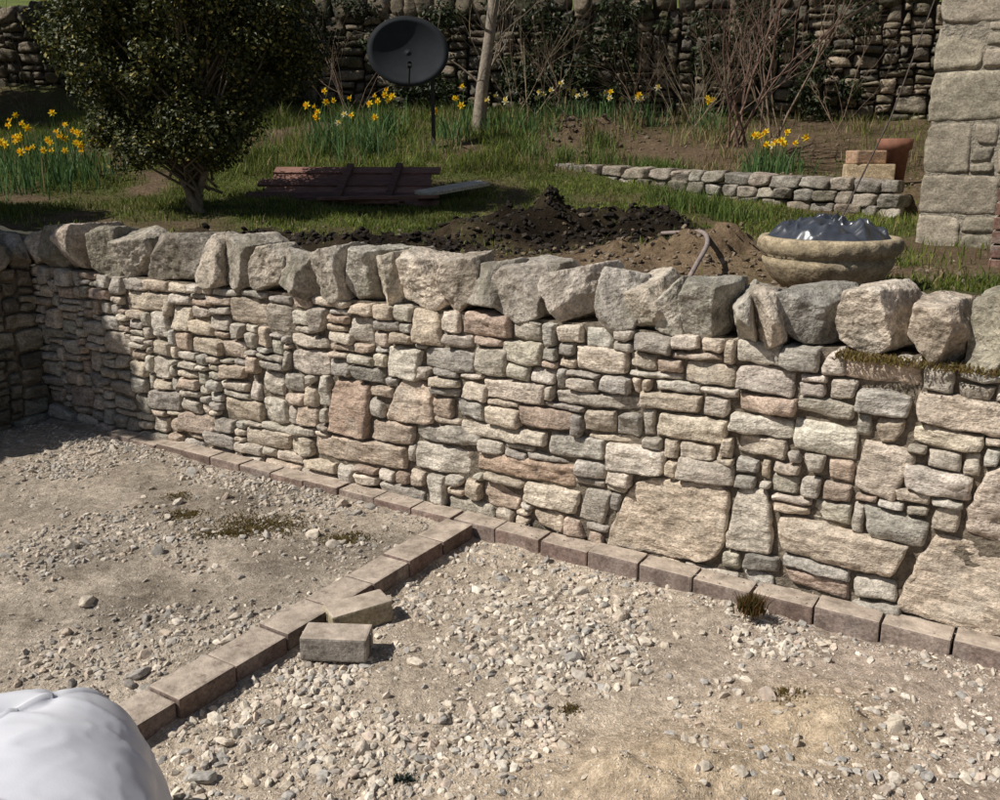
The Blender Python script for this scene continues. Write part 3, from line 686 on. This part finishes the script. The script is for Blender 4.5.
build('window',[boxpart((1.0,.04,.06),.004,C0+W*2.8+N*.1+Z*z_,(W,N,Z),wh) for z_ in (1.95,2.45,2.96)]+[boxpart((.06,.045,1.06),.004,C0+W*s_+N*.098+Z*2.45,(W,N,Z),wh) for s_ in (2.34,2.8,3.26)],plain('window_paint'),False,e)
build('window_sill',[boxpart((1.2,.25,.1),.01,C0+W*2.8-N*.03+Z*1.86,(W,N,Z),(.3,.27,.22))],M_quoin,False,e)
rf=[];
for sgn in (-1,1):
    ax=(W,(N*1.0*1+Z*(-sgn)*.8)/1.28,(N*sgn*.8+Z)/1.28)
    rf.append(boxpart((6.2,3.4,.08),0,C0+W*2.8+N*(2.25+sgn*1.2)+Z*4.72,ax,(.09,.09,.10)))
build('slate_roof',rf,M_core,False,e)
pv=np.array([C0+W*s_+N*q_+Z*z_ for s_ in (.03,5.57) for q_,z_ in ((.03,3.8),(4.47,3.8),(2.25,5.4))])
build('gables',[(pv,np.array([[0,1,2],[3,4,5]]),(.25,.22,.17))],M_quoin,False,e)
parts=[]; pc=np.array([2.78,4.93,1.0])
for j in range(7):
    for i in range(2):
        ax=(W,N,Z) if j%2 else (N,-W,Z); parts.append(boxpart((.21,.1,.065),.005,pc+ax[1]*(.055 if i else -.055)+Z*(.04+j*.075),ax,pick(np.array([(.17,.10,.08),(.14,.085,.07),(.2,.12,.095)])),.001))
build('brick_pier',parts,M_kerb,False)
def gz(x,y): return float(zg(np.array([x]),np.array([y]))[0])
parts=[]
p=np.array([bx(872,7.3),7.3,0]);z0=1.44
parts.append(boxpart((.36,.2,.13),.012,p+Z*(z0+.05),(rotz(.2)[0],rotz(.2)[1],Z),(.42,.33,.22),.003)); parts.append(boxpart((.25,.18,.1),.012,p+Z*(z0+.165)+np.array([-.02,0.02,0]),(rotz(-.15)[0],rotz(-.15)[1],Z),(.38,.25,.17),.003))
build('sandstone_blocks',parts,M_quoin,False)
def lathe(c,prof,sides=40,col=(.4,.2,.1),wob=0.0):
    V=[];n=len(prof)
    for r,z in prof:
        for k in range(sides):
            t=2*math.pi*k/sides; V.append(np.array(c)+np.array([r*math.cos(t),r*math.sin(t),z]))
    f=[[i*sides+k,i*sides+(k+1)%sides,(i+1)*sides+(k+1)%sides,(i+1)*sides+k] for i in range(n-1) for k in range(sides)]
    return (np.array(V),np.array(f),np.array(col,float))
p2=np.array([bx(896,7.45),7.45,0])
M_terra=plain('terracotta',noise=20,bump=.2,amt=.25)
build('terracotta_pot',[lathe(p2+Z*1.40,[(.001,0),(.09,0),(.11,.26),(.13,.27),(.135,.35),(.115,.35),(.105,.30),(.001,.3)],32,(.22,.10,.065))],M_terra,True)
# ---------------------------------------------------------------- stone planter
pl=empty('stone_planter'); pc=np.array([bx(839,4.2),4.2,.955])
prof=[(.001,0),(.17,0),(.18,.02),(.17,.035),(.20,.06),(.255,.11),(.29,.17),(.305,.20),(.297,.212),(.315,.225),(.33,.25),(.332,.285),(.32,.30),(.285,.30),(.275,.27),(.26,.22),(.001,.2)]
Vp,fp,cp=lathe(pc,[(r*.95,z) for r,z in prof],96,(.36,.295,.20))
rel=Vp-pc; ang=np.arctan2(rel[:,1],rel[:,0]); rim=np.exp(-((rel[:,2]-.262)/.022)**2)
Vp=Vp+ (rel*np.array([1,1,0]))*(rim*.03*np.sin(ang*24))[:,None]
bl=np.exp(-((rel[:,2]-.15)/.05)**2); Vp=Vp+(rel*np.array([1,1,0]))*(bl*.05*np.abs(np.sin(ang*7)))[:,None]
build('bowl',[(Vp,fp,cp)],M_quoin,True,pl)
nr_,na_=60,160;rr_,tt_=np.meshgrid(np.linspace(0,1,nr_),np.linspace(0,2*math.pi,na_,endpoint=False),indexing='ij')
X=rr_*.28*np.cos(tt_)*1.02;Y=rr_*.28*np.sin(tt_)
pp=np.stack([X*7,Y*9,0*X+2.3],-1); rg=1-np.abs(vn(pp+.6*fbm(pp,2)[...,None])); rg2=1-np.abs(vn(pp*2.3+9))
Zs=.275+.085*rg**2*(1-rr_**4)+.028*rg2**2+.02*(1-rr_)-.02*rr_**6
V=np.stack([X,Y,Zs],-1).reshape(-1,3)+pc; i=np.arange(nr_*na_).reshape(nr_,na_)
f_=np.stack([i[:-1],np.roll(i,-1,1)[:-1],np.roll(i,-1,1)[1:],i[1:]],-1).reshape(-1,4)
M_bag=plain('blue_grey_plastic',rough=.28,noise=5,bump=.2,amt=.15,spec=.5,dist=.01)
build('plastic_sheet',[(V,f_,(.045,.05,.062))],M_bag,True,pl)
# ---------------------------------------------------------------- hose, cane
pts=[(1.0,5.9,1.13),(1.1,5.5,1.17),(1.13,5.1,1.20),(1.08,4.75,1.17),(.98,4.5,1.1),(.9,4.35,1.02)]
def smoothp(p,n=6):
    p=np.array(p);out=[]
    for i in range(len(p)-1):
        a0=p[max(i-1,0)];a1=p[i];a2=p[i+1];a3=p[min(i+2,len(p)-1)]
        for t in np.linspace(0,1,n,endpoint=False): out.append(.5*((2*a1)+(-a0+a2)*t+(2*a0-5*a1+4*a2-a3)*t*t+(-a0+3*a1-3*a2+a3)*t**3))
    out.append(p[-1]);return out
build('garden_hose',[tube(smoothp(pts),.013,8,(.28,.23,.21))],plain('hose_plastic',rough=.5),True)
ct=ray(942,-20);cb_=ray(828,246)
a_=cb_*(4.25/cb_[1])+Z*CAMH;b_=ct*(4.7/ct[1])+Z*CAMH
build('garden_cane',[tube([a_,(a_+b_)/2+np.array([.03,0,-.02]),b_],[.004,.004,.003],6,(.08,.06,.05))],M_bark,True)
# ---------------------------------------------------------------- board panels, plank
e=empty('timber_fence_panels');parts=[]
x0=bx(255,8.0);x1=bx(432,8.0);mid=np.array([(x0+x1)/2,8.0,gz((x0+x1)/2,8.0)+.10])
th=math.radians(-6);tl=math.radians(28)
ax0=np.array([math.cos(th),math.sin(th),0]);ax1=np.array([-math.sin(th)*math.cos(tl),math.cos(th)*math.cos(tl),math.sin(tl)]);ax2=np.cross(ax0,ax1)
BP=np.array([(.18,.095,.072),(.145,.077,.06),(.21,.115,.088)])
for j in range(6):
    L2=(x1-x0)*R(.9,1.08)
    parts.append(boxpart((L2,.105,.02),.003,mid+ax1*(-.27+j*.108)+ax0*R(-.06,.06)+ax2*(.012*(j%2)),(ax0,ax1,ax2),pick(BP),.003))
for k in (-.02,.42):
    parts.append(boxpart((.06,.66,.03),.003,mid+ax0*k+ax2*.04,(ax0,ax1,ax2),pick(BP)*.8,.002))
for j in range(3):
    a2=math.radians(-16+j*5);ux=np.array([math.cos(a2),math.sin(a2),.02]);parts.append(boxpart((1.0,.12,.025),.003,mid+np.array([.05+.14*j,-.32-.05*j,-.11+.02*j]),(ux,np.array([-ux[1],ux[0],0]),Z),pick(BP),.002))
build('boards',parts,M_wood,False,e)
x=bx(452,7.9);a2=math.radians(38);ux=np.array([math.cos(a2),math.sin(a2),.12]);ux/=np.linalg.norm(ux);uy=np.array([-math.sin(a2),math.cos(a2),.1])
build('weathered_plank',[boxpart((.66,.19,.03),.004,(x,7.9,gz(x,7.9)+.11),(ux,uy,np.cross(ux,uy)),(.52,.47,.38),.003)],M_wood,False)
# ---------------------------------------------------------------- satellite dish
e=empty('satellite_dish');yc=9.6;dc=np.array([ray(408,52)[0]/ray(408,52)[1]*yc,yc,CAMH+ray(408,52)[2]/ray(408,52)[1]*yc])
dn=np.array([.12,-1,.12]);dn/=np.linalg.norm(dn);da=np.cross([0,0,1.0],dn);da/=np.linalg.norm(da);db=np.cross(dn,da)
V=[];sd=48;rings=8
for i in range(rings+1):
    r=i/rings
    for k in range(sd):
        t=2*math.pi*k/sd;V.append(dc+da*.40*r*math.cos(t)+db*.33*r*math.sin(t)+dn*(.07*r*r-.05))
f=[[i*sd+k,i*sd+(k+1)%sd,(i+1)*sd+(k+1)%sd,(i+1)*sd+k] for i in range(rings) for k in range(sd)]
M_dish=plain('dish_paint',rough=.75,noise=8,bump=.05,amt=.15,spec=.15)
ob=build('reflector',[(np.array(V),np.array(f),(.03,.034,.038))],M_dish,True,e)
md=ob.modifiers.new('t','SOLIDIFY');md.thickness=.012
rimp=[dc+da*.40*math.cos(t)+db*.33*math.sin(t)+dn*.02 for t in np.linspace(0,2*math.pi,49)]
lnb=dc+dn*.42-db*.22
px=bx(433,9.65);pb=np.array([px,9.72,gz(px,9.7)-.05])
dk=(.04,.04,.042)
build('mount',[tube(rimp,.008,6,dk),tube([dc-db*.32+dn*.02,lnb-db*.02],[.009,.009],6,dk),tube([lnb-dn*.02,lnb+dn*.08],[.025,.022],10,dk),
  tube([pb,pb+Z*.55,pb+Z*1.02],[.022,.022,.022],10,(.05,.05,.05)),tube([pb+Z*.9,dc-dn*.08-db*.05],[.02,.02],8,dk),boxpart((.14,.05,.14),.01,dc-dn*.09,(da,dn,db),dk)],M_dish,True,e)
# ---------------------------------------------------------------- bulk bag
cbg=np.array([-1.10,1.44]);na=240;nr=110
TT=np.linspace(0,2*math.pi,na,endpoint=False);VV=np.linspace(0,1,nr)
T2,V2_=np.meshgrid(TT,VV)
H=.53
r0=.42
ph=np.clip((V2_-.5)/.5,0,1)*math.pi/2
prof_r=np.where(V2_<.5,r0+.04*np.sin(V2_/.5*math.pi),r0*np.cos(ph)**.8)
prof_z=np.where(V2_<.5,V2_/.5*H*.62,H*.62+H*.38*np.sin(ph)**1.0)
sqr=1/(np.abs(np.cos(T2-.45))**3.6+np.abs(np.sin(T2-.45))**3.6)**(1/3.6)
X=prof_r*sqr*np.cos(T2);Y=prof_r*sqr*np.sin(T2)
P=np.stack([X,Y,prof_z],-1)
wp=P+.05*np.stack([vn(P*4),vn(P*4+9),vn(P*4+20)],-1)
def ridge(A): return 1-np.abs(vn(A))
c1=ridge(np.stack([wp[...,0]*6+wp[...,1]*3,wp[...,1]*2,wp[...,2]*2],-1)+7); c2=ridge(np.stack([wp[...,0]*4,wp[...,1]*12,wp[...,2]*5],-1)+31); c3=ridge(wp*17+3)
crn=np.abs(np.mod(T2-.45+math.pi/4,math.pi/2)-math.pi/4)
crn=math.pi/4-crn
seam=np.exp(-(crn/.022)**2)*.010
fold=c1**5*.016-c2**7*.007-c3**6*.0015+.008*fbm(P*3,2)-seam
nrm=np.stack([X,Y,(prof_z-.2)*.8],-1);nrm/=np.linalg.norm(nrm,axis=-1)[...,None]+1e-6
P=P-nrm*fold[...,None]+np.array([cbg[0],cbg[1],-.03])
i=np.arange(na*nr).reshape(nr,na);f=np.stack([i[:-1],np.roll(i,-1,1)[:-1],np.roll(i,-1,1)[1:],i[1:]],-1).reshape(-1,4)
mb,nt,bb=nodes('woven_white_bag');tc=nt.nodes.new('ShaderNodeTexCoord')
ns=N_(nt,'ShaderNodeTexNoise',Scale=6.0,Detail=6.0);nt.links.new(tc.outputs['Object'],ns.inputs['Vector'])
rr_=ramp(nt,.3,.7,(.62,.63,.67,1),(.76,.76,.80,1));nt.links.new(ns.outputs[0],rr_.inputs[0]);nt.links.new(rr_.outputs[0],bb.inputs['Base Color'])
nf=N_(nt,'ShaderNodeTexNoise',Scale=300.0,Detail=2.0);nt.links.new(tc.outputs['Object'],nf.inputs['Vector'])
bp=N_(nt,'ShaderNodeBump',Strength=.12,Distance=.002);nt.links.new(nf.outputs[0],bp.inputs['Height'])
nm=N_(nt,'ShaderNodeTexNoise',Scale=9.0,Detail=1.0);nt.links.new(tc.outputs['Object'],nm.inputs['Vector'])
bp2=N_(nt,'ShaderNodeBump',Strength=.25,Distance=.012);nt.links.new(nm.outputs[0],bp2.inputs['Height']);nt.links.new(bp.outputs[0],bp2.inputs['Normal'])
nt.links.new(bp2.outputs[0],bb.inputs['Normal']);bb.inputs['Roughness'].default_value=.65
e=empty('white_bulk_bag');build('sack_body',[(P.reshape(-1,3),f,(.7,.7,.7))],mb,True,e)
# ---------------------------------------------------------------- moss and weeds
def moss(name,c,rx,ry,n,hgt,cols,zf,lean=1.2):
    x=c[0]+rng.normal(0,rx,n);y=c[1]+rng.normal(0,ry,n);cl=np.array(cols)[rng.integers(0,len(cols),n)]*rng.uniform(.6,1.2,(n,1))
    build(name,[blades(x,y,zf(x,y)+.008,rng.uniform(.4,1,n)*hgt,np.full(n,.005),lean,cl)],M_grass,False)
mc=[(.16,.12,.035),(.21,.16,.055),(.12,.10,.03),(.18,.12,.055)]
for u_,v_,rx,ry,n in ((262,528,.11,.06,2600),(185,518,.045,.03,700),(345,541,.055,.03,900),(225,536,.07,.025,900),(178,500,.04,.03,250),(785,703,.03,.03,260),(570,704,.015,.012,160)):
    moss('moss_patch',on_ground(u_,v_),rx,ry,n,.016,mc,zy)
c=on_ground(752,609,.04);moss('weed_clump',c,.015,.015,900,.075,[(.13,.09,.03),(.15,.075,.03),(.09,.08,.025)],lambda x,y:0*x+.03,.6)
c=on_ground(403,775);moss('weed_clump',c,.02,.01,120,.02,[(.03,.05,.04),(.04,.06,.05)],zy)
s_=rng.uniform(-.62,.5,5000);q_=rng.normal(.0,.03,5000);x=O[0]+s_*W[0]+q_*N[0];y=O[1]+s_*W[1]+q_*N[1]
k=n2(x,y,5,2,1)>-.3
build('moss_patch',[blades(x[k],y[k],.945+.02*rng.random(k.sum()),rng.uniform(.006,.02,k.sum()),np.full(k.sum(),.006),1.2,np.array(mc)[rng.integers(0,4,k.sum())])],M_grass,False)
# ---------------------------------------------------------------- light, sky, camera
sc=bpy.context.scene
w=bpy.data.worlds.new('World');sc.world=w;w.use_nodes=True;nt=w.node_tree
sk=nt.nodes.new('ShaderNodeTexSky');sk.sky_type='NISHITA';sk.sun_disc=False
d=Vector((.845,.298,-1.0));el=math.atan2(1,math.hypot(.845,.298));sk.sun_elevation=el;sk.sun_rotation=math.atan2(-.845,-.298)
bg=nt.nodes['Background'];nt.links.new(sk.outputs[0],bg.inputs[0]);bg.inputs[1].default_value=.05
sl=bpy.data.lights.new('sun','SUN');sl.energy=5.0;sl.angle=math.radians(.5);sl.color=(1,.955,.885)
so=bpy.data.objects.new('sun',sl);so.rotation_euler=d.to_track_quat('-Z','Y').to_euler();sc.collection.objects.link(so)
cam=bpy.data.cameras.new('camera');cam.lens=F/1000*36;cam.sensor_width=36;cam.clip_start=.05;cam.clip_end=1000
co=bpy.data.objects.new('camera',cam);co.location=(0,0,CAMH);co.rotation_euler=(math.pi/2-PITCH,0,0);sc.collection.objects.link(co);sc.camera=co
sc.view_settings.view_transform='Standard';sc.view_settings.look='None';sc.view_settings.exposure=0
